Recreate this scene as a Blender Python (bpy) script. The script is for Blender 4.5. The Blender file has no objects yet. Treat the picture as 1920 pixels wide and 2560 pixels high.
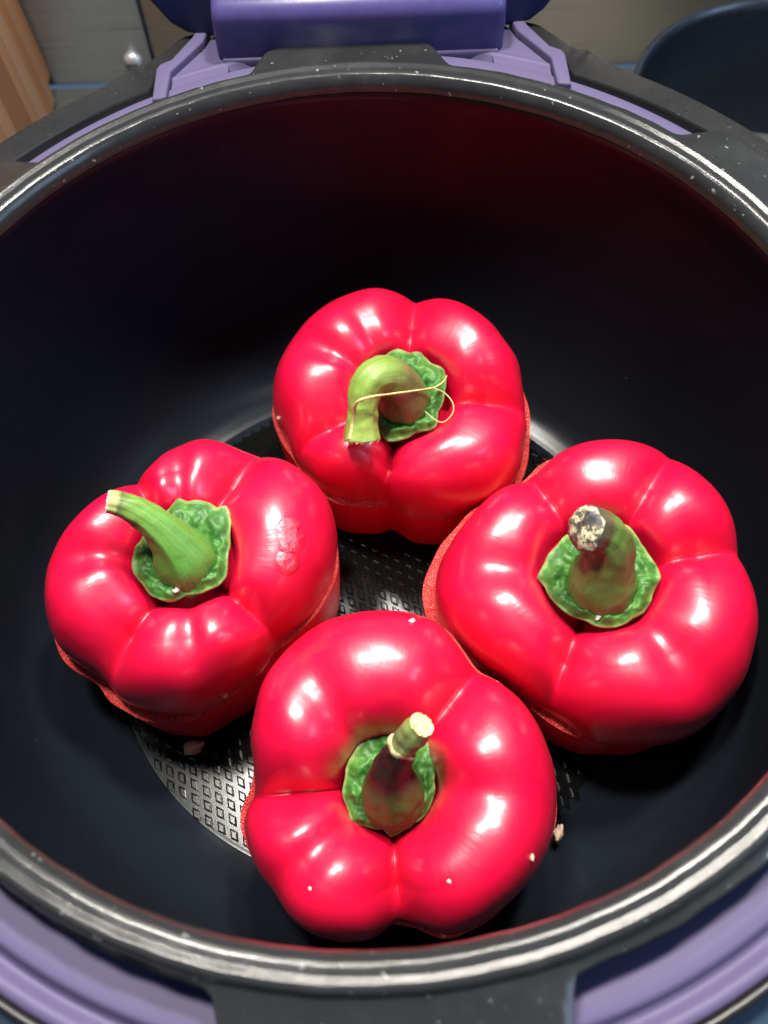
import bpy, math, random
import numpy as np
from mathutils import Vector, Matrix, noise as mnoise

random.seed(4)
rng = np.random.default_rng(4)
scene = bpy.context.scene
COL = scene.collection
PI = math.pi

# ------------------------------------------------------------------ camera
cd = bpy.data.cameras.new('camera')
cam = bpy.data.objects.new('camera', cd)
COL.objects.link(cam)
cd.sensor_fit = 'VERTICAL'
cd.sensor_height = 4.44
cd.sensor_width = 3.33
cd.lens = 3.99
cd.clip_start = 0.01
cd.clip_end = 50
cr, cu, cf = Vector((.99931, -.03264, -.01754)), Vector((.03705, .88006, .47342)), Vector((0, .47374, -.88066))
cam.matrix_world = Matrix(((cr.x, cu.x, -cf.x, .00354), (cr.y, cu.y, -cf.y, -.12268), (cr.z, cu.z, -cf.z, .17337), (0, 0, 0, 1)))
cd.dof.use_dof = True
cd.dof.focus_distance = 0.262
cd.dof.aperture_fstop = 1.8
scene.camera = cam

# ------------------------------------------------------------------ world and lamps
w = bpy.data.worlds.new('World')
scene.world = w
w.use_nodes = True
w.node_tree.nodes['Background'].inputs[0].default_value = (.40, .60, 1, 1)
w.node_tree.nodes['Background'].inputs[1].default_value = .20


def area(name, loc, target, sx, sy, power, col, shape='DISK'):
    l = bpy.data.lights.new(name, 'AREA')
    l.shape = shape
    l.size = sx
    l.size_y = sy
    l.energy = power
    l.color = col
    o = bpy.data.objects.new(name, l)
    COL.objects.link(o)
    o.location = loc
    o.rotation_euler = (Vector(target) - Vector(loc)).to_track_quat('-Z', 'Y').to_euler()
    return o


# the two lamps over the worktop, the ceiling's soft light and the window
area('hood_lamp', (-.13, .10, .70), (0, 0, -.05), .09, .09, 8.4, (1, .95, .87))
area('hood_lamp', (.17, .22, .70), (0, 0, -.05), .09, .09, 9.2, (1, .95, .87))
area('hood_lamp', (.03, .37, .72), (0, 0, -.05), .09, .09, 5.4, (1, .95, .87))
area('ceiling_light', (-.1, .45, 1.7), (0, 0, 0), .5, .5, 1.6, (1, .96, .92))
area('window_light', (1.2, -.42, .62), (0, 0, 0), .5, .8, 8.5, (.45, .66, 1), 'RECTANGLE')

scene.view_settings.view_transform = 'Standard'
scene.view_settings.look = 'None'
scene.view_settings.exposure = 0
scene.view_settings.gamma = 1
scene.view_settings.use_curve_mapping = False


# ------------------------------------------------------------------ helpers
def tag(o, label=None, cat=None, group=None, kind=None):
    if label: o['label'] = label
    if cat: o['category'] = cat
    if group: o['group'] = group
    if kind: o['kind'] = kind
    return o


def empty(name, loc=(0, 0, 0)):
    o = bpy.data.objects.new(name, None)
    o.empty_display_size = .01
    o.location = loc
    COL.objects.link(o)
    return o


def mesh(name, verts, faces, mat, parent=None, smooth=True, attr=None):
    me = bpy.data.meshes.new(name)
    me.from_pydata([tuple(map(float, v)) for v in verts], [], faces)
    me.update()
    if smooth:
        me.polygons.foreach_set('use_smooth', [True] * len(me.polygons))
    if attr is not None:
        a = me.attributes.new('t', 'FLOAT', 'POINT')
        a.data.foreach_set('value', np.asarray(attr, dtype=np.float32))
    o = bpy.data.objects.new(name, me)
    COL.objects.link(o)
    if isinstance(mat, (list, tuple)):
        for m in mat: me.materials.append(m)
    else:
        me.materials.append(mat)
    if parent: o.parent = parent
    return o


def gridfaces(n, m, wrap=True):
    """n columns around (wrapping), m rows"""
    f = []
    for i in range(n if wrap else n - 1):
        j = (i + 1) % n
        for k in range(m - 1):
            f.append((i * m + k, j * m + k, j * m + k + 1, i * m + k + 1))
    return f


def lathe(name, prof, mat, parent=None, n=160, mod=None, a0=0, a1=2 * PI, flip=False):
    """prof list of (r,z); mod(theta,k,r,z)->(r,z)"""
    wrap = abs(a1 - a0 - 2 * PI) < 1e-6
    V = []
    cnt = n if wrap else n + 1
    for i in range(cnt):
        th = a0 + (a1 - a0) * i / n
        for k, (r, z) in enumerate(prof):
            if mod: r, z = mod(th, k, r, z)
            V.append((r * math.cos(th), r * math.sin(th), z))
    F = gridfaces(cnt, len(prof), wrap)
    if flip: F = [tuple(reversed(f)) for f in F]
    return mesh(name, V, F, mat, parent)


def bevel(o, width, seg=3):
    m = o.modifiers.new('bevel', 'BEVEL')
    m.width = width
    m.segments = seg
    m.limit_method = 'ANGLE'
    m.angle_limit = math.radians(35)
    return o


def prism(name, poly, z0, z1, mat, parent=None, bev=0, seg=3):
    n = len(poly)
    V = [(x, y, z0) for x, y in poly] + [(x, y, z1) for x, y in poly]
    area2 = sum(poly[i][0] * poly[(i + 1) % n][1] - poly[(i + 1) % n][0] * poly[i][1] for i in range(n))
    F = [tuple(range(n - 1, -1, -1)), tuple(range(n, 2 * n))] + [(i, (i + 1) % n, n + (i + 1) % n, n + i) for i in range(n)]
    if area2 < 0: F = [tuple(reversed(f)) for f in F]
    o = mesh(name, V, F, mat, parent, smooth=bev > 0)
    if bev: bevel(o, bev, seg)
    return o


def box(name, lo, hi, mat, parent=None, bev=0):
    return prism(name, [(lo[0], lo[1]), (hi[0], lo[1]), (hi[0], hi[1]), (lo[0], hi[1])], lo[2], hi[2], mat, parent, bev)


class Mat:
    def __init__(s, name, col=(.5, .5, .5), rough=.5, metal=0, spec=.5, coat=0, coat_rough=.1):
        s.m = bpy.data.materials.new(name)
        s.m.use_nodes = True
        s.t = s.m.node_tree
        s.b = s.t.nodes['Principled BSDF']
        s.set('Base Color', (*col, 1))
        s.set('Roughness', rough)
        s.set('Metallic', metal)
        s.set('Specular IOR Level', spec)
        s.set('Coat Weight', coat)
        s.set('Coat Roughness', coat_rough)
        s.co = s.n('ShaderNodeTexCoord')
        s.obj = s.co.outputs['Object']

    def set(s, k, v): s.b.inputs[k].default_value = v

    def n(s, t, **k):
        x = s.t.nodes.new(t)
        for a, b in k.items(): setattr(x, a, b)
        return x

    def l(s, a, b):
        s.t.links.new(a, b)

    def mapping(s, scale, rot=(0, 0, 0)):
        m = s.n('ShaderNodeMapping')
        m.inputs['Scale'].default_value = scale
        m.inputs['Rotation'].default_value = rot
        s.l(s.obj, m.inputs[0])
        return m.outputs[0]

    def noise(s, scale, detail=3, rough=.55, vec=None):
        x = s.n('ShaderNodeTexNoise')
        x.inputs['Scale'].default_value = scale
        x.inputs['Detail'].default_value = detail
        x.inputs['Roughness'].default_value = rough
        s.l(vec or s.obj, x.inputs['Vector'])
        return x.outputs['Fac']

    def vor(s, scale, vec=None, feature='F1'):
        x = s.n('ShaderNodeTexVoronoi', feature=feature)
        x.inputs['Scale'].default_value = scale
        s.l(vec or s.obj, x.inputs['Vector'])
        return x.outputs['Distance']

    def ramp(s, fac, stops, interp='LINEAR'):
        x = s.n('ShaderNodeValToRGB')
        x.color_ramp.interpolation = interp
        e = x.color_ramp.elements
        while len(e) < len(stops): e.new(.5)
        for q, (p, c) in zip(e, stops):
            q.position = p
            q.color = (*c, 1) if len(c) == 3 else c
        s.l(fac, x.inputs[0])
        return x.outputs[0]

    def rng(s, fac, a, b, c, d):
        x = s.n('ShaderNodeMapRange')
        for i, v in enumerate((a, b, c, d)): x.inputs[i + 1].default_value = v
        s.l(fac, x.inputs[0])
        return x.outputs[0]

    def math(s, op, a, b):
        x = s.n('ShaderNodeMath', operation=op)
        for i, v in enumerate((a, b)):
            if isinstance(v, (int, float)): x.inputs[i].default_value = v
            else: s.l(v, x.inputs[i])
        return x.outputs[0]

    def mix(s, fac, a, b):
        x = s.n('ShaderNodeMix', data_type='RGBA')
        if isinstance(fac, (int, float)): x.inputs[0].default_value = fac
        else: s.l(fac, x.inputs[0])
        for i, v in ((6, a), (7, b)):
            if isinstance(v, tuple): x.inputs[i].default_value = (*v, 1)
            else: s.l(v, x.inputs[i])
        return x.outputs[2]

    def bump(s, h, strength=.3, dist=.001, prev=None):
        x = s.n('ShaderNodeBump')
        x.inputs['Strength'].default_value = strength
        x.inputs['Distance'].default_value = dist
        s.l(h, x.inputs['Height'])
        if prev: s.l(prev, x.inputs['Normal'])
        s.l(x.outputs[0], s.b.inputs['Normal'])
        return x.outputs[0]

    def to(s, out, key): s.l(out, s.b.inputs[key])


# ------------------------------------------------------------------ materials
def mat_pot():
    m = Mat('black_nonstick', (.011, .0125, .017), .2, spec=.09)
    n = m.noise(45, 4)
    m.to(m.rng(n, .3, .7, .15, .21), 'Roughness')
    sp = m.ramp(m.vor(160), [(.0, (1, 1, 1)), (.035, (0, 0, 0))])
    pick = m.ramp(m.noise(70, 2), [(.62, (0, 0, 0)), (.64, (1, 1, 1))])
    sm = m.rng(m.noise(14, 5, .65), .4, .75, 0, .35)
    c = m.mix(sm, (.0075, .0098, .014), (.013, .017, .023))
    m.to(m.mix(m.math('MULTIPLY', sp, pick), c, (.35, .35, .36)), 'Base Color')
    m.bump(m.noise(900, 2), .05, .0002)
    return m.m


def mat_pot_floor():
    m = Mat('black_nonstick_floor', (.004, .004, .004), .25, spec=.14)
    n = m.noise(2600, 2)
    m.to(m.rng(n, .3, .7, .12, .2), 'Roughness')
    m.bump(n, .06, .0002)
    return m.m


def mat_rim():
    m = Mat('worn_black_rim', (.02, .02, .021), .3, spec=.27)
    sp = m.ramp(m.noise(420, 3, .6), [(.675, (0, 0, 0)), (.72, (1, 1, 1))])
    dust = m.ramp(m.noise(60, 6, .7), [(.5, (0, 0, 0)), (.85, (1, 1, 1))])
    c = m.mix(m.math('MULTIPLY', dust, .25), (.02, .021, .022), (.09, .09, .09))
    c = m.mix(m.math('MULTIPLY', sp, .55), c, (.35, .36, .36))
    m.to(c, 'Base Color')
    m.to(m.rng(m.noise(160, 5, .7), .25, .75, .10, .19), 'Roughness')
    m.bump(m.noise(1100, 4, .7), .16, .0003)
    return m.m


def mat_purple():
    m = Mat('lavender_plastic', (.215, .165, .37), .5, spec=.16)
    n = m.noise(70, 4)
    m.to(m.mix(n, (.080, .068, .136), (.093, .078, .150)), 'Base Color')
    m.bump(m.noise(1500, 2), .06, .0003)
    return m.m


def mat_plain(name, col, rough, spec=.5, metal=0, scale=120, amt=.25, b=.08, bs=900):
    m = Mat(name, col, rough, metal, spec)
    c2 = tuple(min(1, v * (1 + amt)) for v in col)
    c1 = tuple(v * (1 - amt) for v in col)
    m.to(m.mix(m.noise(scale, 5, .65), c1, c2), 'Base Color')
    m.to(m.rng(m.noise(scale * 1.7, 4), .3, .7, rough * .85, min(1, rough * 1.15)), 'Roughness')
    if b: m.bump(m.noise(bs, 3), b, .0004)
    return m.m


def mat_dusty(name, col, rough):
    m = Mat(name, col, rough, 0, .3)
    sp = m.ramp(m.noise(650, 2, .5), [(.72, (0, 0, 0)), (.78, (1, 1, 1))])
    d = m.noise(40, 6, .7)
    c = m.mix(m.math('MULTIPLY', d, .15), col, (.06, .06, .06))
    m.to(m.mix(m.math('MULTIPLY', sp, .5), c, (.3, .3, .3)), 'Base Color')
    m.to(m.rng(d, .3, .7, rough * .8, rough * 1.3), 'Roughness')
    return m.m


def mat_steel(name, tint):
    m = Mat(name, tint, .3, 1, .5)
    v = m.mapping((6, 6, 900))
    n = m.noise(1, 4, .6, v)
    c1 = tuple(x * .82 for x in tint)
    m.to(m.mix(n, c1, tint), 'Base Color')
    tg = m.n('ShaderNodeTangent', direction_type='RADIAL', axis='Z')
    m.l(tg.outputs[0], m.b.inputs['Tangent'])
    m.set('Anisotropic', .99)
    m.set('Anisotropic Rotation', .25)
    m.to(m.rng(n, .3, .7, .26, .34), 'Roughness')
    m.bump(n, .12, .0004)
    return m.m


def mat_wood(i):
    tones = [((.36, .17, .08), (.22, .085, .035)), ((.47, .25, .13), (.33, .15, .07)), ((.42, .19, .08), (.30, .115, .04)), ((.30, .13, .06), (.17, .06, .025)), ((.50, .29, .17), (.38, .19, .10))]
    a, b = tones[i]
    a, b = tuple(.78 * v for v in a), tuple(.72 * v for v in b)
    m = Mat('board_wood', a, .5, 0, .35)
    v = m.mapping((160, 160, 14))
    n = m.noise(1, 5, .6, v)
    m.to(m.mix(n, a, b), 'Base Color')
    m.bump(n, .15, .0005)
    return m.m


def mat_skin(scar=None, coat=.8, spec=.6):
    m = Mat('red_pepper_skin', (.76, .001, .045), .4, 0, spec, coat, .25)
    at = m.n('ShaderNodeAttribute', attribute_name='polar').outputs['Vector']
    st = m.noise(2.2, 5, .65, at)
    n = m.noise(30, 5, .65)
    c = m.mix(n, (.60, .0004, .044), (.73, .0007, .040))
    c = m.mix(m.rng(st, .35, .75, 0, .55), c, (.64, .003, .025))
    fl = m.ramp(m.noise(900, 2, .5), [(.70, (0, 0, 0)), (.80, (1, 1, 1))])
    c = m.mix(m.math('MULTIPLY', fl, .22), c, (.80, .07, .09))
    pit = m.ramp(m.vor(260), [(0, (1, 1, 1)), (.05, (0, 0, 0))])
    pk = m.ramp(m.noise(55, 2), [(.60, (0, 0, 0)), (.62, (1, 1, 1))])
    pit = m.math('MULTIPLY', pit, pk)
    c = m.mix(m.math('MULTIPLY', pit, .6), c, (.25, .02, .02))
    m.to(m.rng(m.noise(60, 4, .7), .3, .75, .36, .5), 'Roughness')
    m.set('Subsurface Weight', .12)
    m.set('Subsurface Radius', (.006, .0012, .001))
    m.set('Subsurface Scale', .5)
    nb = m.bump(m.noise(95, 3, .55), .09, .0014)
    nb = m.bump(st, .10, .0012, nb)
    nb = m.bump(m.noise(900, 3), .05, .0003, nb)
    nb = m.bump(pit, .4, -.0003, nb)
    if scar:
        tot = None
        for (x, y, z, r) in scar:
            d = m.n('ShaderNodeVectorMath', operation='DISTANCE')
            m.l(m.obj, d.inputs[0])
            d.inputs[1].default_value = (x, y, z)
            k = m.rng(d.outputs['Value'], r * .45, r, 1, 0)
            tot = k if tot is None else m.math('MAXIMUM', tot, k)
        wr = m.noise(520, 5, .7)
        h = m.math('MULTIPLY', tot, m.math('ADD', m.math('MULTIPLY', m.vor(420), .5), wr))
        nb = m.bump(h, .75, .0011, nb)
        c = m.mix(m.math('MULTIPLY', tot, m.rng(wr, .45, .65, 0, .55)), c, (.75, .12, .14))
    m.to(c, 'Base Color')
    m.l(nb, m.b.inputs['Coat Normal'])
    return m.m


def mat_flesh():
    m = Mat('cut_pepper_flesh', (.55, .05, .045), .2, 0, .9)
    v = m.vor(1500)
    m.to(m.mix(m.noise(500, 3), (.52, .018, .026), (.70, .10, .08)), 'Base Color')
    m.set('Subsurface Weight', .2)
    m.set('Subsurface Radius', (.006, .002, .0015))
    m.set('Subsurface Scale', .5)
    m.bump(v, .9, .0009)
    return m.m


def mat_stem(name, stops, nz=.12, streak=.2):
    """colour runs along the stem (attribute t) broken up by grain"""
    m = Mat(name, (.1, .3, .04), .42, 0, .45)
    a = m.n('ShaderNodeAttribute', attribute_name='t')
    n = m.noise(170, 5, .65)
    f = m.math('ADD', a.outputs['Fac'], m.math('MULTIPLY', m.math('SUBTRACT', n, .5), nz))
    c = m.ramp(f, stops)
    pol = m.n('ShaderNodeAttribute', attribute_name='polar').outputs['Vector']
    sk = m.noise(2.6, 6, .7, pol)
    c = m.mix(m.rng(sk, .5, .75, 0, streak), c, (.24, .36, .10))
    c = m.mix(m.rng(sk, .5, .25, 0, streak * 1.4), c, (.02, .06, .012))
    c = m.mix(.22, c, (0, 0, 0))
    m.to(c, 'Base Color')
    nb = m.bump(sk, .25, .0009)
    m.bump(m.noise(700, 4, .6), .25, .0005, nb)
    m.set('Subsurface Weight', .08)
    m.set('Subsurface Radius', (.001, .002, .0006))
    return m.m


def mat_calyx():
    m = Mat('calyx_green', (.06, .20, .03), .5, 0, .4)
    a = m.n('ShaderNodeAttribute', attribute_name='t')
    n = m.noise(260, 4, .6)
    c = m.ramp(n, [(.3, (.018, .085, .013)), (.55, (.042, .15, .021)), (.8, (.11, .25, .045))])
    edge = m.math('ADD', a.outputs['Fac'], m.math('MULTIPLY', m.math('SUBTRACT', n, .5), .2))
    c = m.mix(m.rng(edge, .90, 1.02, 0, .75), c, (.30, .36, .12))
    m.to(c, 'Base Color')
    m.bump(m.noise(520, 3, .6), .35, .0008)
    return m.m


def mat_crumb(name, a, b):
    m = Mat(name, a, .55, 0, .5)
    m.to(m.mix(m.noise(700, 3), a, b), 'Base Color')
    m.set('Subsurface Weight', .25)
    m.set('Subsurface Radius', (.002, .0015, .001))
    m.bump(m.noise(1200, 3), .5, .0005)
    return m.m


M_pot, M_floor, M_rim, M_purple = mat_pot(), mat_pot_floor(), mat_rim(), mat_purple()
M_black = mat_dusty('black_ring_plastic', (.012, .012, .013), .26)
M_navy = mat_plain('navy_lid_plastic', (.014, .018, .075), .4, .4)
M_hinge = mat_plain('violet_hinge_plastic', (.065, .052, .17), .36, .45)
M_body = mat_plain('slate_body_plastic', (.035, .06, .085), .5, .4)
M_counter = mat_plain('dark_worktop', (.035, .037, .036), .45, .4, scale=200, amt=.5)
M_steelL = mat_steel('grey_steel', (.30, .31, .32))
M_steelR = mat_steel('brushed_steel', (.55, .52, .44))
M_screw = mat_plain('screw_metal', (.45, .45, .47), .25, .5, .6)
M_pan = mat_plain('dark_saucepan', (.009, .012, .019), .3, .6)
M_flesh, M_calyx = mat_flesh(), mat_calyx()
M_cup = mat_skin(None, 0, .3)
M_woods = [mat_wood(i) for i in range(5)]
M_fibre = mat_crumb('dry_fibre', (.55, .5, .22), (.45, .4, .15))
M_meat = mat_crumb('pale_crumb', (.5, .34, .25), (.56, .42, .32))
M_white = mat_crumb('white_crumb', (.62, .56, .5), (.55, .48, .4))
M_cutwood = mat_crumb('dry_cut_end', (.62, .6, .34), (.42, .42, .2))

# ------------------------------------------------------------------ the setting: worktop and steel splashback
wt = prism('worktop', [(-1.2, -.9), (1.2, -.9), (1.2, .383), (-1.2, .383)], -.24, -.2, M_counter)
tag(wt, 'dark worktop the cooker and the boards stand on', kind='structure')

sb = empty('splashback', (0, .385, -.2))
tag(sb, kind='structure')
for nm, x0, x1, mt in (('panel', -1.2, -.1265, M_steelL), ('panel', -.1245, 1.2, M_steelR)):
    o = box(nm, (x0, 0, .001), (x1, .02, .9), mt, sb, .0008)
# one screw near the joint: domed head with a cross slot
sc = lathe('screw', [(0, -.0048), (.0015, -.0047), (.0032, -.0042), (.0052, -.0026), (.0058, -.0006), (.0045, 0)], M_screw, sb, 32)
sc.rotation_euler = (-PI / 2, 0, 0)
sc.location = (-.1375, -.0002, .0165)
box('slot', (-.0032, -.0005, -.0052), (.0032, .0005, -.0045), M_black, sc)

# ------------------------------------------------------------------ chopping board standing against the splashback
bd = empty('chopping_board', (-.187, .38, -.199))
tag(bd, 'striped reddish brown wooden chopping board standing at the splashback', 'chopping board')
yy = 0
k = 0
while yy > -.26:
    wd = random.uniform(.009, .017)
    tone = random.choice([0, 1, 1, 2, 2, 3, 4]) if k else 2
    zl = .012 if k == 0 else (.003 if k == 1 else 0)
    box('stave', (-.03, yy - wd + .0002, zl), (random.uniform(-.0004, .0004), yy, .3), M_woods[tone], bd, .0007)
    yy -= wd
    k += 1
bd.rotation_euler = (0, math.radians(-3), math.radians(4))

# ------------------------------------------------------------------ saucepan
pan = empty('saucepan', (.208, .2455, -.199))
tag(pan, 'dark blue black saucepan behind the cooker beside brushed steel', 'saucepan')
lathe('wall', [(.071, .0045), (.074, .012), (.0755, .03), (.0762, .074), (.0772, .0785), (.0790, .0795), (.0802, .0785), (.0795, .076), (.0790, .03), (.077, .004), (.07, 0), (0, 0)], M_pan, pan, 128, flip=True)
lathe('base_plate', [(0, .003), (.060, .003), (.066, .0034), (.0712, .0048)], mat_dusty('pan_base', (.03, .036, .045), .35), pan, 96, flip=True)
hd = box('handle', (.074, -.011, .058), (.22, .011, .070), M_pan, pan, .004)
hd.rotation_euler = (0, 0, math.radians(-20))

# ------------------------------------------------------------------ multicooker housing
HX = .0016
mc = empty('multicooker', (HX, 0, -.199))
tag(mc, 'lavender and black electric multicooker with its lid raised', 'multicooker')
up = .199


def hz(th):
    """the housing rim drops a little towards the front"""
    return .0075 * (1 - math.sin(th)) / 2


prof = [(.1230, up - .16), (.1225, up - .05), (.1182, up - .012), (.1186, up - .0072), (.1205, up - .0062), (.1285, up - .006), (.1307, up - .0057), (.1316, up - .0062), (.1322, up - .0078),
        (.1332, up - .0092), (.1345, up - .0086), (.1352, up - .0068), (.1362, up - .0062), (.1376, up - .0066), (.1384, up - .0084), (.1385, up - .014)]
lathe('inner_ring', prof, M_purple, mc, 240, lambda th, k, r, z: (r, z - hz(th) * (1 if k > 1 else 0)), flip=True)
lathe('body', [(.1387, up - .016), (.1387, up - .022), (.142, up - .024), (.158, up - .030), (.168, up - .040), (.172, up - .06), (.172, .03), (.166, .004), (.15, 0), (0, 0)], M_body, mc, 160, flip=True)
lathe('gasket', [(.1384, up - .0165), (.1388, up - .0130), (.1402, up - .0140), (.1404, up - .0235)], M_black, mc, 160, flip=True)


# black locking ring on both sides of the hinge
def lock_ring(sgn):
    V, n = [], 90
    for i in range(n + 1):
        d = -8 + (70.5 + 8) * i / n
        t = max(0, min(1, (d - 56) / 13))
        ro = .1412 + .0125 * t ** 1.6
        t2 = max(0, min(1, (d - 62.2) / 1.2))
        ri = .1318 + .0065 * t2 + (.006 * max(0, (d - 63.4) / 7))
        ri = min(ri, ro - .003)
        a = math.radians(d)
        drop = .0018 * t2
        zt = up - .0046 - drop - (.004 * max(0, min(1, (20 - d) / 25)))
        sec = [(ri, zt - .010), (ri, zt - .0006), (ri + .0005, zt), (ro - .0006, zt), (ro, zt - .0006), (ro + .001, zt - .03)]
        for r, z in sec: V.append((sgn * r * math.cos(a), r * math.sin(a), z))
    F = gridfaces(n + 1, 6, False)
    if sgn > 0: F = [tuple(reversed(f)) for f in F]
    o = mesh('lock_ring', V, F, M_black, mc)
    m = o.modifiers.new('es', 'EDGE_SPLIT')
    m.split_angle = math.radians(40)


lock_ring(1)
lock_ring(-1)

# hinge plates with raised border, either side of the hinge block
for sgn in (1, -1):
    out = [(.040, .150), (.0500, .1440), (.0510, .1405), (.0567, .1300), (.0600, .1280), (.0609, .1258), (.0610, .1120), (.040, .1175)]
    inn = [(.040, .150), (.0460, .1420), (.0475, .1380), (.0545, .1275), (.0563, .1248), (.0568, .1130), (.040, .1180)]
    prism('hinge_plate', [(sgn * x, y) for x, y in inn], up - .0090, up - .0068, M_purple, mc)
    # border: strip between the two outlines
    brd = [(.0500, .1450), (.0512, .1405), (.0569, .1300), (.0602, .1280), (.0611, .1258), (.0612, .1120), (.0571, .1128), (.0566, .1245), (.0548, .1272), (.0478, .1378), (.0462, .1450)]
    prism('plate_border', [(sgn * x, y) for x, y in brd], up - .0090, up - .0044, M_purple, mc, .0007)

# hinge block: rounded box section run along x
sec = []
y0, y1, z0, z1, rr = .1312, .175, up - .0105, up + .0105, .0055
for i in range(9):
    a = PI + (PI / 2) * i / 8
    sec.append((y0 + .001 + .001 * math.cos(a), z0 + .001 + .001 * math.sin(a)))
sec = [(y0 + .0012, z0)] + [(y0, z0 + .0012)]
for i in range(11):
    a = PI - (PI / 2) * i / 10
    sec.append((y0 + rr + rr * math.cos(a), z1 - rr + rr * math.sin(a)))
sec += [(y1, z1 + .003), (y1, z0)]
V, F = [], []
xs = [-.0432, -.0425, -.0405, .0405, .0425, .0432]
ins = [.0022, .0008, 0, 0, .0008, .0022]
cy, cz = (y0 + y1) / 2, (z0 + z1) / 2
for x, q in zip(xs, ins):
    for y, z in sec:
        sy = (y - cy) / ((y1 - y0) / 2)
        sz = (z - cz) / ((z1 - z0) / 2)
        V.append((x, y - q * sy, z - q * sz))
ns = len(sec)
for i in range(len(xs) - 1):
    for k in range(ns):
        F.append((i * ns + k, i * ns + (k + 1) % ns, (i + 1) * ns + (k + 1) % ns, (i + 1) * ns + k))
F.append(tuple(range(ns - 1, -1, -1)))
F.append(tuple((len(xs) - 1) * ns + k for k in range(ns)))
o = mesh('hinge_block', V, F, M_hinge, mc)
m = o.modifiers.new('es', 'EDGE_SPLIT')
m.split_angle = math.radians(50)
prism('hinge_foot', [(-.0418, .1304), (.0418, .1304), (.0418, .136), (-.0418, .136)], up - .0098, up - .0058, M_purple, mc, .0008)

# raised lid, standing up behind the block
lid_pts = [(-.110, .075), (-.095, .045), (-.064, .0075), (-.0575, -.0018), (-.053, -.0048), (-.046, -.0062), (.046, -.0062), (.0525, -.0048), (.0565, -.0015), (.063, .0075), (.095, .045), (.110, .075), (.115, .12), (.10, .19), (.06, .23), (-.06, .23), (-.10, .19), (-.115, .12)]


def slab(name, pts, ya, yb, mat, off, lean):
    n = len(pts)
    V = []
    for y in (ya, yb):
        for x, z in pts:
            cx, czz = 0, .1
            s = 1 + off
            xx, z2 = cx + (x - cx) * s, czz + (z - czz) * s
            V.append((xx, y + lean * (z2 + .006), up + z2))
    F = [tuple(range(n)), tuple(range(2 * n - 1, n - 1, -1))] + [((i + 1) % n, i, n + i, n + (i + 1) % n) for i in range(n)]
    return bevel(mesh(name, V, F, mat, mc), .002, 3)


slab('lid_shell', lid_pts, .1415, .156, M_navy, 0, .12)
slab('lid_trim', lid_pts, .1465, .1545, M_black, .018, .12)

# ------------------------------------------------------------------ the black cooking pot
pot = empty('cooking_pot', (0, 0, -.127))
tag(pot, 'black non-stick cooking pot with tabbed rim inside the multicooker', 'pot')
B = .127  # rim height above the pot's foot
wprof = [(.1137, .0060), (.1139, .0080), (.1147, .012), (.1167, .022), (.1187, .038), (.1196, .054), (.1197, .070), (.1186, .086), (.1160, .099), (.1130, .107), (.1090, .1135), (.1040, .1185), (.0985, .1220), (.0935, .1241), (.0908, .12500), (.0905, .1251), (.0890, .1251)]
wall = []
for i in range(len(wprof) - 1):
    a_, b_, c_, d_ = (Vector(wprof[max(0, min(len(wprof) - 1, i + q))]) for q in (-1, 0, 1, 2))
    for k in range(5):
        f = k / 5
        v = b_ + (c_ - a_) * (.5 * f) + (a_ * 2 - b_ * 5 + c_ * 4 - d_) * (.5 * f * f) + ((b_ - c_) * 3 + d_ - a_) * (.5 * f ** 3)
        wall.append((v.x, B - v.y))
wall += [(.0880, .0018), (.0870, .0017), (.06, .0016)]
lathe('wall', wall, M_pot, pot, 240)
fl = lathe('floor', [(.0885, .0017), (.0884, .0019), (.0883, .0019), (.0870, .0019), (.05, .0019), (0, .0019)], M_floor, pot, 160)
fl.location = (0, -.0012, 0)
lathe('outer_wall', [(.1165, B - .0047), (.118, B - .02), (.1210, B - .05), (.1210, B - .08), (.114, .01), (.095, 0), (0, 0)], M_pot, pot, 120, flip=True)


def tabf(th):
    d = math.degrees(th) % 360
    r = .1242

    def bump(c, hw, tr):
        x = abs((d - c + 180) % 360 - 180)
        t = max(0, min(1, (hw + tr - x) / tr))
        return t * t * (3 - 2 * t)
    t = max(bump(91, 9.8, 4.5), bump(271, 12.0, 3.0), bump(20, 20.5, 4.5), bump(160, 20.5, 4.5))
    return r + (.0101 - (.0005 if 60 < d < 120 else 0)) * t - .0012 * (1 if 180 < d < 360 else 0) * (1 - t) + .0014 * math.cos(th)


def rimmod(th, k, r, z):
    ro = tabf(th)
    wob = .00012 * math.sin(37 * th) + .0001 * math.sin(83 * th + 1)
    if k >= 14:
        if k == 14: return r, z
        return {15: ro - .0008, 16: ro, 17: ro - .0003}[k] + wob, z
    return r + wob * .4, z


lip = [(.1137, B - .0058), (.1138, B - .0044), (.1141, B - .0032), (.1146, B - .0022), (.1153, B - .0014), (.1161, B - .0010), (.1168, B - .00092), (.1180, B - .0010), (.1182, B - .00098), (.1192, B - .00045), (.1195, B - .0004), (.1202, B - .0005), (.1208, B - .0012), (.1213, B - .0023), (.1217, B - .0029),
       (.13, B - .0031), (.1308, B - .0036), (.1306, B - .0045)]
lathe('rim', lip, M_rim, pot, 480, rimmod)
lathe('rim_underside', [(.1306, B - .0046), (.1168, B - .0046)], M_rim, pot, 480, lambda th, k, r, z: ((tabf(th) - .0004) if k == 0 else r, z))

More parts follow.
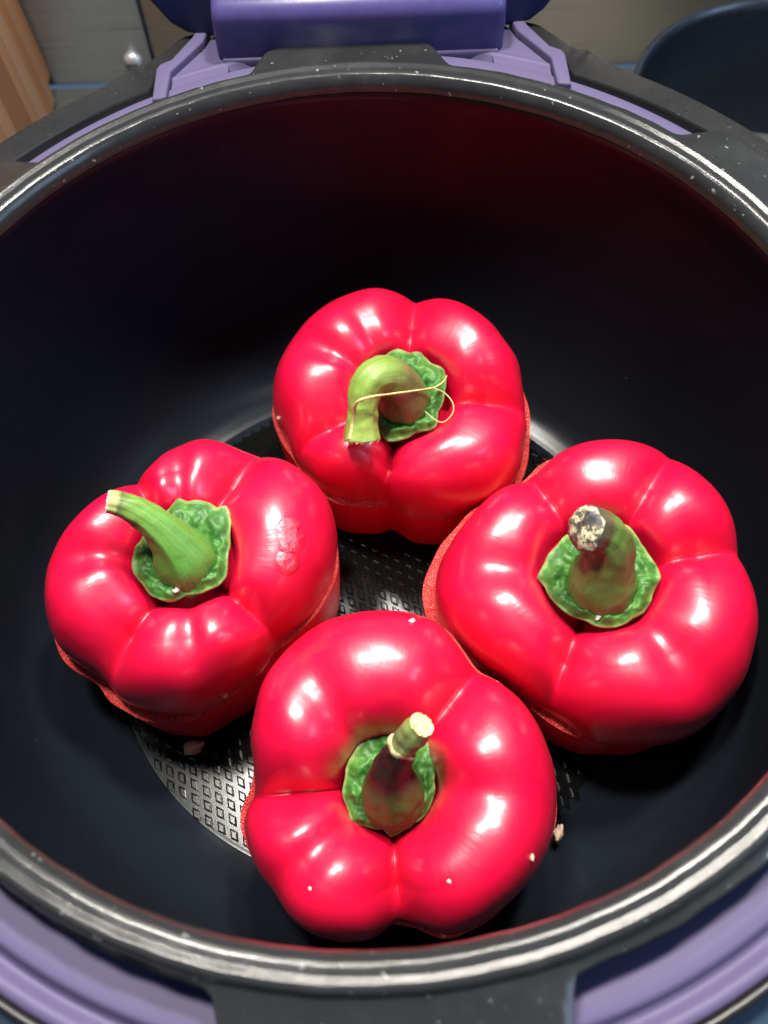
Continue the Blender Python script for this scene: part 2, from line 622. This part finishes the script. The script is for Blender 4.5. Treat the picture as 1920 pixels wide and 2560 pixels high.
# ------------------------------------------------------------------ embossed studs of the pot floor
PEP = {
    'back': dict(org=(.01127, .05314, -.08747), cal=21.9, tilt=(.22, 0), h=.031, dp=.013, q=0.36, R=[0.0411, 0.0411, 0.0421, 0.0415, 0.0419, 0.042, 0.0423, 0.0422, 0.0415, 0.0429, 0.0444, 0.0449, 0.0458, 0.0452, 0.0452, 0.0456, 0.0452, 0.0445, 0.0429, 0.04, 0.0392, 0.0378, 0.0367, 0.0345, 0.0325, 0.0294, 0.0306, 0.0338, 0.0358, 0.0375, 0.0394, 0.0414, 0.0426, 0.0431, 0.0419, 0.0418],
                 G=[(82, 0.01, 0.26), (-4, 0.01, 0.26), (-104, 0.011, 0.26), (-157, 0.007, 0.26), (150, 0.004, 0.16), (119, 0.002, 0.14)],
                 calyx=[(-1.21, 15.09), (2.33, 13.43), (5.94, 13.44), (8.81, 9.69), (13.25, 7.41), (13.04, 0.86), (10.46, -6.68), (9.66, -11.59), (2.79, -13.63), (-5.72, -16.6), (-8.02, -12.92), (-10.54, -7.02), (-11.91, 1.86), (-8.31, 10.69)],
                 stem=[(-0.28, -3.0, 0.0, 8.8), (-0.86, -2.72, 5.0, 8.2), (-2.47, -1.91, 12.0, 6.8), (-5.32, -1.4, 17.5, 6.0), (-8.91, -2.8, 20.5, 5.4), (-11.6, -5.6, 20.0, 5.0), (-12.7, -9.1, 17.5, 4.5), (-13.2, -12.93, 14.5, 4.5), (-13.59, -16.11, 12.0, 5.0), (-13.7, -18.32, 10.5, 5.6)],
                 shift=(.0009, -.0006), grow=.0007, twist=-.11,
                 label='red bell pepper at the back with a hooked stem and loose fibre'),
    'left': dict(org=(-.05395, -.0046, -.08576), cal=24.6, tilt=(.14, 0), h=.033, dp=.012, q=0.36, R=[0.0412, 0.0431, 0.045, 0.0462, 0.0457, 0.0452, 0.0439, 0.0423, 0.0427, 0.0426, 0.0398, 0.0355, 0.0341, 0.034, 0.0351, 0.0365, 0.0384, 0.0411, 0.0438, 0.0443, 0.0446, 0.0444, 0.0422, 0.0406, 0.0422, 0.0422, 0.0416, 0.0408, 0.0387, 0.0365, 0.0347, 0.0331, 0.0318, 0.0332, 0.0361, 0.0385],
                 G=[(63, 0.011, 0.26), (123, 0.008, 0.24), (-179, 0.0045, 0.2), (-124, 0.009, 0.24), (-41, 0.009, 0.24), (-81, 0.003, 0.16), (95, 0.004, 0.16)],
                 calyx=[(-1.65, 16.94), (1.03, 16.12), (6.86, 15.47), (9.81, 13.94), (12.57, 14.39), (13.52, 7.1), (13.04, 0.26), (10.97, -9.57), (6.68, -10.99), (1.62, -12.11), (-5.18, -13.42), (-10.8, -8.47), (-14.17, -1.39), (-12.95, 2.09), (-11.82, 5.06), (-9.19, 9.37), (-4.66, 13.39)],
                 stem=[(0.83, -2.28, -1.0, 9.2), (0.97, -1.41, 4.0, 8.6), (-0.85, 1.24, 10.0, 6.2), (-4.04, 4.13, 15.0, 4.7), (-8.59, 6.91, 19.0, 3.9), (-12.7, 8.03, 22.0, 3.3), (-15.09, 8.26, 23.0, 2.9)],
                 shift=(-.0012, -.0016), grow=.0006, twist=.06,
                 label='red bell pepper on the left with a long green stem leaning left'),
    'right': dict(org=(.06605, -.01421, -.08561), cal=23.2, tilt=(.14, -.12), h=.033, dp=.014, q=0.36, R=[0.0439, 0.0436, 0.0454, 0.0465, 0.0469, 0.0473, 0.0475, 0.0467, 0.0457, 0.0446, 0.0427, 0.0398, 0.0396, 0.0411, 0.0421, 0.0432, 0.0452, 0.0474, 0.048, 0.0468, 0.0442, 0.0417, 0.0392, 0.0384, 0.0384, 0.0395, 0.0424, 0.0445, 0.0462, 0.048, 0.0488, 0.0487, 0.0484, 0.0473, 0.0465, 0.0452],
                  G=[(55, 0.006, 0.22), (8, 0.009, 0.26), (-116, 0.009, 0.24), (117, 0.008, 0.26), (-58, 0.004, 0.2), (177, 0.004, 0.22)],
                  calyx=[(9.86, 12.4), (12.05, 7.07), (14.5, 2.3), (16.1, -3.33), (12.93, -7.8), (10.43, -12.75), (7.03, -13.98), (1.86, -16.41), (-4.64, -14.17), (-11.3, -10.3), (-13.44, -7.93), (-15.6, -3.04), (-17.67, -0.62), (-14.72, 3.75), (-11.1, 8.62), (-6.63, 11.9), (0.87, 13.91), (5.73, 14.04)],
                  stem=[(0.05, -4.0, 0.0, 9.8), (0.03, -2.9, 4.5, 9.2), (0.75, -0.53, 10.0, 7.5), (1.5, 2.3, 15.5, 6.5), (0.4, 4.2, 19.0, 5.9), (-1.8, 5.0, 22.0, 5.8), (-3.6, 5.0, 24.0, 5.9), (-4.9, 4.9, 25.2, 6.0)],
                  shift=(-.0036, .0012), grow=.0006, twist=.0,
                  label='largest red bell pepper, on the right, with a thick stem ending in a grey knob'),
    'front': dict(org=(.00311, -.06899, -.08463), cal=17.2, tilt=(.2, -.06), h=.034, dp=.024, q=0.28, R=[0.044, 0.0433, 0.0427, 0.0419, 0.0404, 0.0387, 0.0413, 0.0452, 0.0466, 0.0472, 0.0475, 0.0479, 0.0474, 0.0463, 0.0446, 0.0419, 0.0399, 0.0377, 0.0374, 0.0405, 0.0409, 0.0411, 0.0408, 0.0418, 0.0418, 0.0404, 0.0386, 0.0345, 0.0359, 0.0396, 0.041, 0.0416, 0.0425, 0.0435, 0.044, 0.0441],
                  G=[(49, 0.011, 0.26), (-177, 0.012, 0.26), (-88, 0.013, 0.24), (-140, 0.0045, 0.2), (124, 0.0048, 0.24), (-7, 0.004, 0.25)],
                  calyx=[(-1.17, 14.18), (2.77, 14.02), (10.31, 10.8), (11.83, 0.36), (10.81, -5.22), (3.98, -10.72), (0.07, -12.99), (-1.86, -10.7), (-9.86, -8.35), (-11.92, -1.62), (-11.25, 2.97), (-7.32, 10.4)],
                  stem=[(1.01, -3.51, -1.0, 8.0), (1.29, -0.85, 5.0, 7.6), (1.43, 2.38, 11.0, 5.4), (2.93, 5.79, 16.0, 3.8), (5.18, 8.59, 20.0, 3.5), (7.48, 10.86, 23.0, 3.4), (9.89, 12.91, 26.0, 3.3)],
                  shift=(-.0008, .0), grow=.0012, twist=.04, cup_lift=-.0018,
                  label='red bell pepper in front with a deeply sunken calyx and dark banded stem'),
}
FLOOR = -.1251

ca, cb = Vector((.00405, -.00225, 0)), Vector((.00065, -.0046, 0))
cells = []
camp = Vector((.00354, -.12268, .17337))
for i in range(-40, 41):
    for j in range(-40, 41):
        c = ca * i + cb * j + Vector((.0053, .0072, 0))
        if (c - Vector((0, -.0012, 0))).length > .0886: continue
        wpt = Vector((c.x, c.y, FLOOR))
        d = (wpt - camp)
        L = d.length
        d = d / L
        vis = 9
        for P in PEP.values():
            for dz, rad in ((.002, .040), (-.012, .038), (-.026, .034)):
                q = Vector(P['org']) + Vector((0, 0, dz))
                vis = min(vis, ((q - camp) - d * ((q - camp).dot(d))).length / rad)
        cells.append((vis < .97, L, c))
cells.sort(key=lambda t: (t[0], t[1]))


def stud_geo():
    hw, hh = .31, .35
    out = []
    for (q_, z) in ((0, -.0002), (.01, .0004), (.045, .00050), (.14, .0006)):
        for (u, v) in ((-1, -1), (1, -1), (1, 1), (-1, 1)):
            q = ca * (u * (hw - q_)) - cb * (v * (hh - q_))
            out.append((q.x, q.y, z))
    F = [(12, 13, 14, 15)]
    for r in (0, 4, 8):
        for k in range(4):
            F.append((r + k, r + (k + 1) % 4, r + 4 + (k + 1) % 4, r + 4 + k))
    return out, F


SV, SF = stud_geo()
proto = mesh('stud', SV, SF, M_floor, pot, smooth=False)
first = True
for _, _, c in cells[:300]:
    if first:
        o = proto
        first = False
    else:
        o = proto.copy()
        COL.objects.link(o)
        o.parent = pot
    o.location = (c.x, c.y, .0019)
V, F = [], []
for _, _, c in cells[300:]:
    b = len(V)
    V += [(x + c.x, y + c.y, z + .0019) for x, y, z in SV]
    F += [tuple(b + k for k in f) for f in SF]
tag(mesh('stud_field', V, F, M_floor, pot, smooth=False), kind='stuff')


# ------------------------------------------------------------------ bell peppers
def interp(R, th):
    R = np.asarray(R)
    n = len(R)
    x = (th / (2 * np.pi) * n) % n
    i = np.floor(x).astype(int)
    f = x - i
    a, b, c, d = R[(i - 1) % n], R[i % n], R[(i + 1) % n], R[(i + 2) % n]
    return b + .5 * f * (c - a + f * (2 * a - 5 * b + 4 * c - d + f * (3 * (b - c) + d - a)))


def groove(th, G):
    g = 0
    for (a, d, wd) in G:
        D = np.abs((th - np.radians(a) + np.pi) % (2 * np.pi) - np.pi)
        g = g + (1.5 * d * np.exp(-(np.sqrt((D / wd) ** 2 + .012) - .1095)) + .22 * d * np.exp(-D / .035) if d >= .005 else d * np.exp(-(D / wd) ** 2))
    return g


def cap(th, s, P):
    R = interp(P['R'], th)
    g = groove(th, P['G'])
    h, c, q, dp = P['h'], .64, P['q'], P['dp']
    u = np.where(s < .5, (1 - 2 * s), (2 * s - 1)) * np.pi / 2
    inn = s < .5
    su, cu = np.sin(u), np.clip(np.cos(u), 0, 1)
    rho = np.where(inn, c - (c - q) * su, c + (1 - c) * su ** .92)
    z = np.where(inn, h - dp * (1 - cu), h * cu ** .85)
    wgt = np.where(inn, 1 - .45 * su, .1 + .9 * cu)
    z = z - g * wgt
    R0 = np.mean(P['R'])
    k = np.clip((rho - q) / (1 - q), 0, 1)
    rr = rho * (R0 * (1 - k) + R * k)
    # gentle lumps that break up the highlights
    sd = P['seed']
    lump = .0004 * (np.sin(5 * th + 7 * s + sd) * np.sin(9 * s + 2.1 * sd) + .45 * np.sin(8 * th - 9 * s + 1.7 * sd)) * np.sin(np.pi * np.clip(s, 0, 1)) ** .7
    z = z + lump
    return rr * np.cos(th), rr * np.sin(th), z


def rot(tx, ty):
    return (Matrix.Rotation(tx, 3, 'X') @ Matrix.Rotation(ty, 3, 'Y'))


def tube(path, radii, nseg, name, mat, parent, lumps=0, sub=6, cut=None, rib=0, seed=0, close_end=True, capmat=None, dome=False):
    """smooth tube along path (mm), returns object; t attribute runs along it"""
    pts = [Vector(q) for q in path]
    n = len(pts)
    P, Rr = [], []

    def cr_(a, b, c, d, f):
        return b + (c - a) * (.5 * f) + (a * 2 - b * 5 + c * 4 - d) * (.5 * f * f) + ((b - c) * 3 + d - a) * (.5 * f ** 3)
    for i in range(n - 1):
        a, b, c, d = pts[max(i - 1, 0)], pts[i], pts[i + 1], pts[min(i + 2, n - 1)]
        ra, rb, rc, rd = radii[max(i - 1, 0)], radii[i], radii[i + 1], radii[min(i + 2, n - 1)]
        for k in range(sub):
            f = k / sub
            P.append(cr_(a, b, c, d, f))
            Rr.append(cr_(ra, rb, rc, rd, f))
    P.append(pts[-1])
    Rr.append(radii[-1])
    N = len(P)
    T = [(P[min(i + 1, N - 1)] - P[max(i - 1, 0)]).normalized() for i in range(N)]
    up0 = Vector((1, 0, 0)) if abs(T[0].x) < .9 else Vector((0, 1, 0))
    V, A, F, PA = [], [], [], []
    U = (up0 - T[0] * up0.dot(T[0])).normalized()
    for i in range(N):
        U = (U - T[i] * U.dot(T[i])).normalized()
        W = T[i].cross(U)
        t = i / (N - 1)
        for k in range(nseg):
            a = 2 * PI * k / nseg
            r = Rr[i] * (1 + (rib * math.cos(5 * a + 2 * t) + .8 * rib * math.cos(9 * a + seed + t) + .5 * rib * math.cos(17 * a - t)) * min(1, .25 + 1.2 * t))
            if lumps:
                q = P[i] + (U * math.cos(a) + W * math.sin(a)) * r
                r += lumps * mnoise.noise(q * .35 + Vector((seed, 0, 0)))
            V.append((P[i] + (U * math.cos(a) + W * math.sin(a)) * r) * .001)
            A.append(t)
            PA.append((4 * math.cos(a) + seed, 4 * math.sin(a), 1.4 * t))
    for i in range(N - 1):
        for k in range(nseg):
            F.append((i * nseg + k, i * nseg + (k + 1) % nseg, (i + 1) * nseg + (k + 1) % nseg, (i + 1) * nseg + k))
    b = (N - 1) * nseg
    o = None
    if close_end:
        # rough cut end: inner ring and centre, uneven, in the dry material
        nf = len(F)
        for fr, dz in (((.96, .3), (.7, .8), (.35, 1.0)) if dome else ((.93, .25), (.6, -.1), (.3, .12))):
            for k in range(nseg):
                a = 2 * PI * k / nseg
                jit = 1.3 * mnoise.noise(Vector((2.2 * fr * math.cos(a), 2.2 * fr * math.sin(a), seed))) if dome else random.uniform(-.35, .35) * Rr[-1] * .25
                V.append((P[-1] + (U * math.cos(a) + W * math.sin(a)) * Rr[-1] * fr + T[-1] * (dz * Rr[-1] * .35 + jit)) * .001)
                A.append(1.0)
                PA.append((fr * 4 * math.cos(a), fr * 4 * math.sin(a), 3))
        for r in range(3):
            s0 = b + r * nseg
            for k in range(nseg):
                F.append((s0 + k, s0 + (k + 1) % nseg, s0 + nseg + (k + 1) % nseg, s0 + nseg + k))
        F.append(tuple(b + 3 * nseg + k for k in range(nseg)))
    o = mesh(name, V, F, [mat, capmat] if capmat else mat, parent, True, A)
    at = o.data.attributes.new('polar', 'FLOAT_VECTOR', 'POINT')
    at.data.foreach_set('vector', np.asarray(PA, dtype=np.float32).reshape(-1))
    if capmat:
        for q in range(nf, len(F)):
            o.data.polygons[q].material_index = 1
            o.data.polygons[q].use_smooth = dome
    return o


STEMS = {
    'back': [(0, (.10, .26, .045)), (.18, (.15, .28, .055)), (.34, (.15, .13, .045)), (.42, (.21, .30, .06)), (.62, (.26, .42, .07)), (.82, (.34, .52, .10)), (.97, (.30, .42, .09)), (1, (.22, .2, .07))],
    'left': [(0, (.075, .25, .035)), (.25, (.10, .31, .045)), (.55, (.14, .34, .055)), (.78, (.20, .38, .07)), (.86, (.12, .15, .045)), (.90, (.48, .52, .18)), (1, (.5, .52, .2))],
    'right': [(0, (.05, .19, .05)), (.2, (.11, .26, .05)), (.36, (.11, .17, .04)), (.55, (.12, .15, .04)), (.70, (.12, .24, .05)), (.80, (.13, .11, .05)), (.9, (.10, .095, .06)), (1, (.09, .085, .06))],
    'front': [(0, (.045, .12, .025)), (.22, (.075, .17, .03)), (.34, (.075, .10, .025)), (.45, (.035, .008, .010)), (.60, (.012, .010, .010)), (.69, (.012, .012, .010)), (.72, (.40, .46, .15)), (.76, (.28, .34, .10)), (.80, (.10, .10, .06)), (.88, (.20, .27, .08)), (1, (.26, .34, .10))],
}


def icrumb(name, size, mat, seed, parent=None):
    """irregular crumb: a displaced small sphere"""
    nu, nv = 12, 7
    V, F = [], []
    for i in range(nu):
        for k in range(nv):
            a, b = 2 * PI * i / nu, PI * (k + .35) / (nv - .3)
            d = Vector((math.cos(a) * math.sin(b), math.sin(a) * math.sin(b), math.cos(b)))
            r = size * (1 + .55 * mnoise.noise(d * 1.6 + Vector((seed * 3.1, 0, 0))) + .25 * mnoise.noise(d * 4 + Vector((0, seed, 0))))
            V.append(d * r)
    F = gridfaces(nu, nv)
    F = [tuple(reversed(f)) for f in F]
    F.append(tuple(i * nv for i in range(nu)))
    F.append(tuple(i * nv + nv - 1 for i in range(nu - 1, -1, -1)))
    return mesh(name, V, F, mat, parent)


def pepper(key, P, idx):
    P['seed'] = 1.3 * idx + .7
    org = Vector(P['org'])
    M = rot(*P['tilt'])
    root = empty('bell_pepper', (org.x, org.y, FLOOR + .0006))
    tag(root, P['label'], 'bell pepper', 'stuffed red bell peppers in the pot')
    top = empty('tmp', (0, 0, 0))
    bpy.data.objects.remove(top)

    def place(o):
        o.parent = root
        o.matrix_local = Matrix.Translation(org - root.location) @ M.to_4x4()
        return o
    # ---- lid skin
    nt, nsn = 300, 92
    th = np.linspace(0, 2 * np.pi, nt + 1)[:-1]
    s = np.linspace(0.0, 1, nsn)
    TH, SS = np.meshgrid(th, s, indexing='ij')
    x, y, z = cap(TH, SS, P)
    V = np.stack([x, y, z], -1).reshape(-1, 3)
    F = gridfaces(nt, nsn)
    V = np.concatenate([V, [[0, 0, P['h'] - P['dp'] - .004]]])
    F += [(((i + 1) % nt) * nsn, i * nsn, nt * nsn) for i in range(nt)]
    scar = None
    if key == 'left':
        scar = []
        for a, q, r in ((359.5, .607, .0036), (8.5, .598, .004), (4, .615, .0045), (351.5, .628, .004)):
            X = cap(np.array([math.radians(a)]), np.array([q]), P)
            scar.append((float(X[0][0]), float(X[1][0]), float(X[2][0]), r))
    skin = mat_skin(scar)
    lid = place(mesh('lid', V, F, skin, root))
    pa = lid.data.attributes.new('polar', 'FLOAT_VECTOR', 'POINT')
    pv = np.zeros((len(V), 3), dtype=np.float32)
    pv[:nt * nsn] = np.stack([5 * np.cos(TH) + idx, 5 * np.sin(TH), 1.2 * SS], -1).reshape(-1, 3)
    pa.data.foreach_set('vector', pv.reshape(-1))
    # ---- cut underside of the lid
    R = interp(P['R'], th)
    rows = []
    for f in range(4):
        rr = R - .0000 - f * .0019
        zz = -.00015 + np.zeros_like(rr) + (.0002 * rng.standard_normal(nt) if f in (1, 2) else 0) + (.002 if f == 3 else 0)
        rows.append(np.stack([rr * np.cos(th), rr * np.sin(th), zz], -1))
    V = np.stack(rows, 1).reshape(-1, 3)
    o = mesh('cut_face', V, [tuple(reversed(f)) for f in gridfaces(nt, 4)], M_flesh, lid)
    # ---- cup below the cut
    sh = P['shift']
    Rc = interp(P['R'], th + P['twist']) + P['grow'] + .00035 * np.sin(7 * th + idx) + .0002 * np.sin(19 * th)
    top3 = np.stack([Rc * np.cos(th) + sh[0], Rc * np.sin(th) + sh[1], np.full(nt, -.0011)], -1)
    Mn = np.array(M)
    topw = top3 @ Mn.T + np.array(org)
    cen = topw.mean(0)
    # sharpen the lobes towards the foot
    lob = 1 - groove(th, P['G']) * 9
    nr = 30
    rows = []
    for k in range(nr):
        f = k / (nr - 1)
        if f < .8:
            sc = 1 - .035 * (f / .8) ** 1.6
        else:
            u = (f - .8) / .2 * PI / 2
            sc = .965 - .13 * (1 - math.cos(u))
        zt = topw[:, 2]
        zb = FLOOR + .0006
        if f < .8:
            zz = zt + (zb - zt) * (f / .8) * .86
        else:
            u = (f - .8) / .2 * PI / 2
            zz = zt + (zb - zt) * (.86 + .14 * math.sin(u))
        mod = 1 + (lob - 1) * .35 * f
        X = cen[0] + (topw[:, 0] - cen[0]) * sc * mod
        Y = cen[1] + (topw[:, 1] - cen[1]) * sc * mod + .002 * f
        rows.append(np.stack([X - root.location.x, Y - root.location.y, zz - root.location.z], -1))
    V = np.stack(rows, 1).reshape(-1, 3)
    F = gridfaces(nt, nr)
    V = np.concatenate([V, [[cen[0] - root.location.x, cen[1] - root.location.y, .0004]]])
    F += [(i * nr + nr - 1, ((i + 1) % nt) * nr + nr - 1, nt * nr) for i in range(nt)]
    cup = mesh('cup', V, F, M_cup, root)
    rows = []
    for f in range(6):
        rr = Rc - f * .0012
        jit = .00018 * rng.standard_normal(nt) if 0 < f < 5 else 0
        q = np.stack([rr * np.cos(th) + sh[0], rr * np.sin(th) + sh[1], np.full(nt, -.00095) + jit], -1) @ Mn.T + np.array(org) - np.array(root.location)
        rows.append(q)
    V = np.stack(rows, 1).reshape(-1, 3)
    mesh('cut_face', V, [tuple(reversed(f)) for f in gridfaces(nt, 6)], M_flesh, cup)
    # ---- calyx
    cz = P['cal'] * .001 + P.get('cup_lift', .0012)
    pol = [Vector((a, b, 0)) * .001 for a, b in P['calyx']]
    n = len(pol)
    ang = np.array([math.atan2(q.y, q.x) for q in pol])
    rad = np.array([q.length for q in pol])
    od = np.argsort(ang)
    na, nrr = 144, 22
    V, A = [], []
    base = P['stem'][0]
    bc = Vector((base[0], base[1], 0)) * .001
    br = base[3] * .001
    for i in range(na):
        a = -PI + 2 * PI * i / na
        ro = float(np.interp(a, ang[od], rad[od], period=2 * PI)) * (1 + .012 * math.sin(11 * a + idx) + .02 * mnoise.noise(Vector((3 * math.cos(a), 3 * math.sin(a), idx))))
        e = Vector((math.cos(a), math.sin(a), 0))
        inner = bc + e * br * .55
        outer = e * ro
        for k in range(nrr):
            f = k / (nrr - 3) if k < nrr - 2 else 1.0
            q = inner.lerp(outer, f)
            # knobbly ring around the stem foot, then a sagging rim
            ring = math.exp(-((f - .62) / .22) ** 2)
            nz = mnoise.noise(Vector((q.x, q.y, idx * .01)) * 330)
            nz2 = mnoise.noise(Vector((q.x, q.y, idx * .02 + .3)) * 700)
            z = .0010 + .0012 * ring * (1 + 1.6 * nz) + .0009 * nz2 * (1 - abs(2 * f - 1) ** 3) - .0014 * max(0, f - .7) / .3 * (.6 + .8 * nz)
            z -= .0012 * math.exp(-((f - .28) / .1) ** 2)
            if k == nrr - 2: z -= .0008
            if k == nrr - 1:
                z -= .0022
                q = inner.lerp(outer, .8)
            V.append((q.x, q.y, cz + z))
            A.append(f if k < nrr - 1 else .5)
    cal = place(mesh('calyx', V, [tuple(reversed(f)) for f in gridfaces(na, nrr)] if False else gridfaces(na, nrr), M_calyx, root, True, A))
    cal.data.flip_normals()
    # ---- stem
    st = P['stem']
    path = [(st[0][0], st[0][1], st[0][2] - 1.5)] + [q[:3] for q in st]
    path = [(a, b, c + P['cal']) for a, b, c in path]
    rad_ = [st[0][3] * .96] + [q[3] for q in st]
    mt = mat_stem('stem_' + key, STEMS[key], {'right': .10, 'front': .05}.get(key, .12), {'front': .04, 'right': .12}.get(key, .2))
    capm = {'back': M_cutwood, 'left': M_white, 'right': KNOB, 'front': M_cutwood}[key]
    place(tube(path, rad_, 40, 'stem', mt, root, lumps={'right': .4, 'front': .6}.get(key, .4), rib={'left': .05, 'back': .03}.get(key, .035), seed=idx, capmat=capm, dome=(key == 'right')))
    if key == 'front':
        # pale torn collar round the stem where the dry bark ends
        i0, i1 = 5, 6
        a, b = Vector(path[i0]), Vector(path[i1])
        p0 = a.lerp(b, -.30)
        p1 = a.lerp(b, .12)
        place(tube([p0, p0.lerp(p1, .5), p1], [3.6, 3.95, 3.6], 36, 'collar', M_cutwood, root, lumps=.9, sub=3, close_end=False, seed=3))
    if key == 'back':
        fib = [(-17.08, -19.8, 14.5), (-15.5, -14.22, 18.0), (-14.53, -12.2, 23.5), (-10.67, -11.4, 25.5), (-5.0, -9.2, 22.0), (3.09, -5.4, 15.0), (8.63, -2.2, 9.2), (11.71, 0.2, 7.2), (13.41, 2.78, 6.5)]
        fib2 = [(8.62, -2.3, 9.1), (12.08, -3.0, 7.2), (14.51, -6.19, 7.0), (14.58, -9.64, 7.0), (11.83, -12.27, 6.0), (9.22, -11.4, 5.5), (5.97, -7.51, 4.0)]
        up_ = lambda L: [(a, b, c + P['cal']) for a, b, c in L]
        place(tube(up_(fib), [.75, .5, .55, .42, .34, .3, .27, .22, .15], 8, 'fibre', M_fibre, root, lumps=.12, sub=8, close_end=False))
        place(tube(up_(fib2), [.2, .2, .19, .18, .17, .16, .12], 6, 'fibre', M_fibre, root, sub=8, close_end=False))
    return root, place


def knob_mat():
    m = Mat('dry_knob', (.12, .11, .08), .5, 0, .4)
    n = m.noise(240, 5, .65)
    m.to(m.ramp(n, [(.36, (.04, .04, .045)), (.46, (.09, .08, .055)), (.51, (.42, .40, .26)), (.58, (.46, .44, .32)), (.64, (.07, .07, .065))]), 'Base Color')
    m.bump(n, .6, .001)
    return m.m


KNOB = knob_mat()
ROOTS = {}
for i, (k_, P_) in enumerate(PEP.items()):
    ROOTS[k_] = pepper(k_, P_, i)


# ------------------------------------------------------------------ crumbs of stuffing
def on_lid(key, deg, s):
    P = PEP[key]
    X = cap(np.array([math.radians(deg)]), np.array([s]), P)
    return rot(*P['tilt']) @ Vector((float(X[0][0]), float(X[1][0]), float(X[2][0]))) + Vector(P['org'])


def on_calyx(key, x, y, z):
    P = PEP[key]
    return rot(*P['tilt']) @ (Vector((x, y, z + P['cal'])) * .001) + Vector(P['org'])


crumbs = [
    (on_lid('front', 79, .757), .0010, (1.5, .8, .6), M_white, 'oblong white crumb on the far shoulder of the front pepper'),
    (on_lid('front', 332.5, .739), .0011, (.8, 1.3, .6), M_meat, 'pink crumb on the lower right flank of the front pepper'),
    (on_lid('front', 231, .552), .0006, (1, 1, .6), M_white, 'tiny pale crumb on the lower left lobe of the front pepper'),
    (on_lid('front', 303, .496), .0006, (1, 1.3, .6), M_white, 'tiny white crumb beside the long highlight of the front pepper'),
    (on_lid('left', 284, .966), .0011, (1, 1.1, .7), M_meat, 'pink crumb at the near cut edge of the left pepper'),
    (on_lid('back', 183.5, .88), .0010, (.8, 1.2, .7), M_meat, 'pink crumb on the left edge of the back pepper'),
    (on_calyx('left', -.6, -11.0, 3.2), .0012, (1, 1, .8), M_white, 'round white crumb on the calyx of the left pepper'),
    (on_calyx('right', -2.0, -13.3, 3.0), .0010, (.7, 1.6, .5), M_white, 'curved white crumb on the calyx rim of the right pepper'),
    (Vector((-.0605, -.0472, -.1218)), .0032, (1.15, .85, .8), M_meat, 'lump of pale stuffing on the pot floor under the left pepper'),
    (Vector((.0525, -.0782, -.1185)), .0026, (.7, 1.3, 1.2), M_meat, 'ragged bit of stuffing at the right side of the front pepper'),
]
for i, (pos, sz, sc_, mt, lab) in enumerate(crumbs):
    o = icrumb('crumb', sz * .8, mt, i + 1)
    o.location = pos
    o.scale = sc_
    o.rotation_euler = (random.uniform(-.4, .4), random.uniform(-.4, .4), random.uniform(-1, 1))
    tag(o, lab, 'crumb', 'crumbs of stuffing')
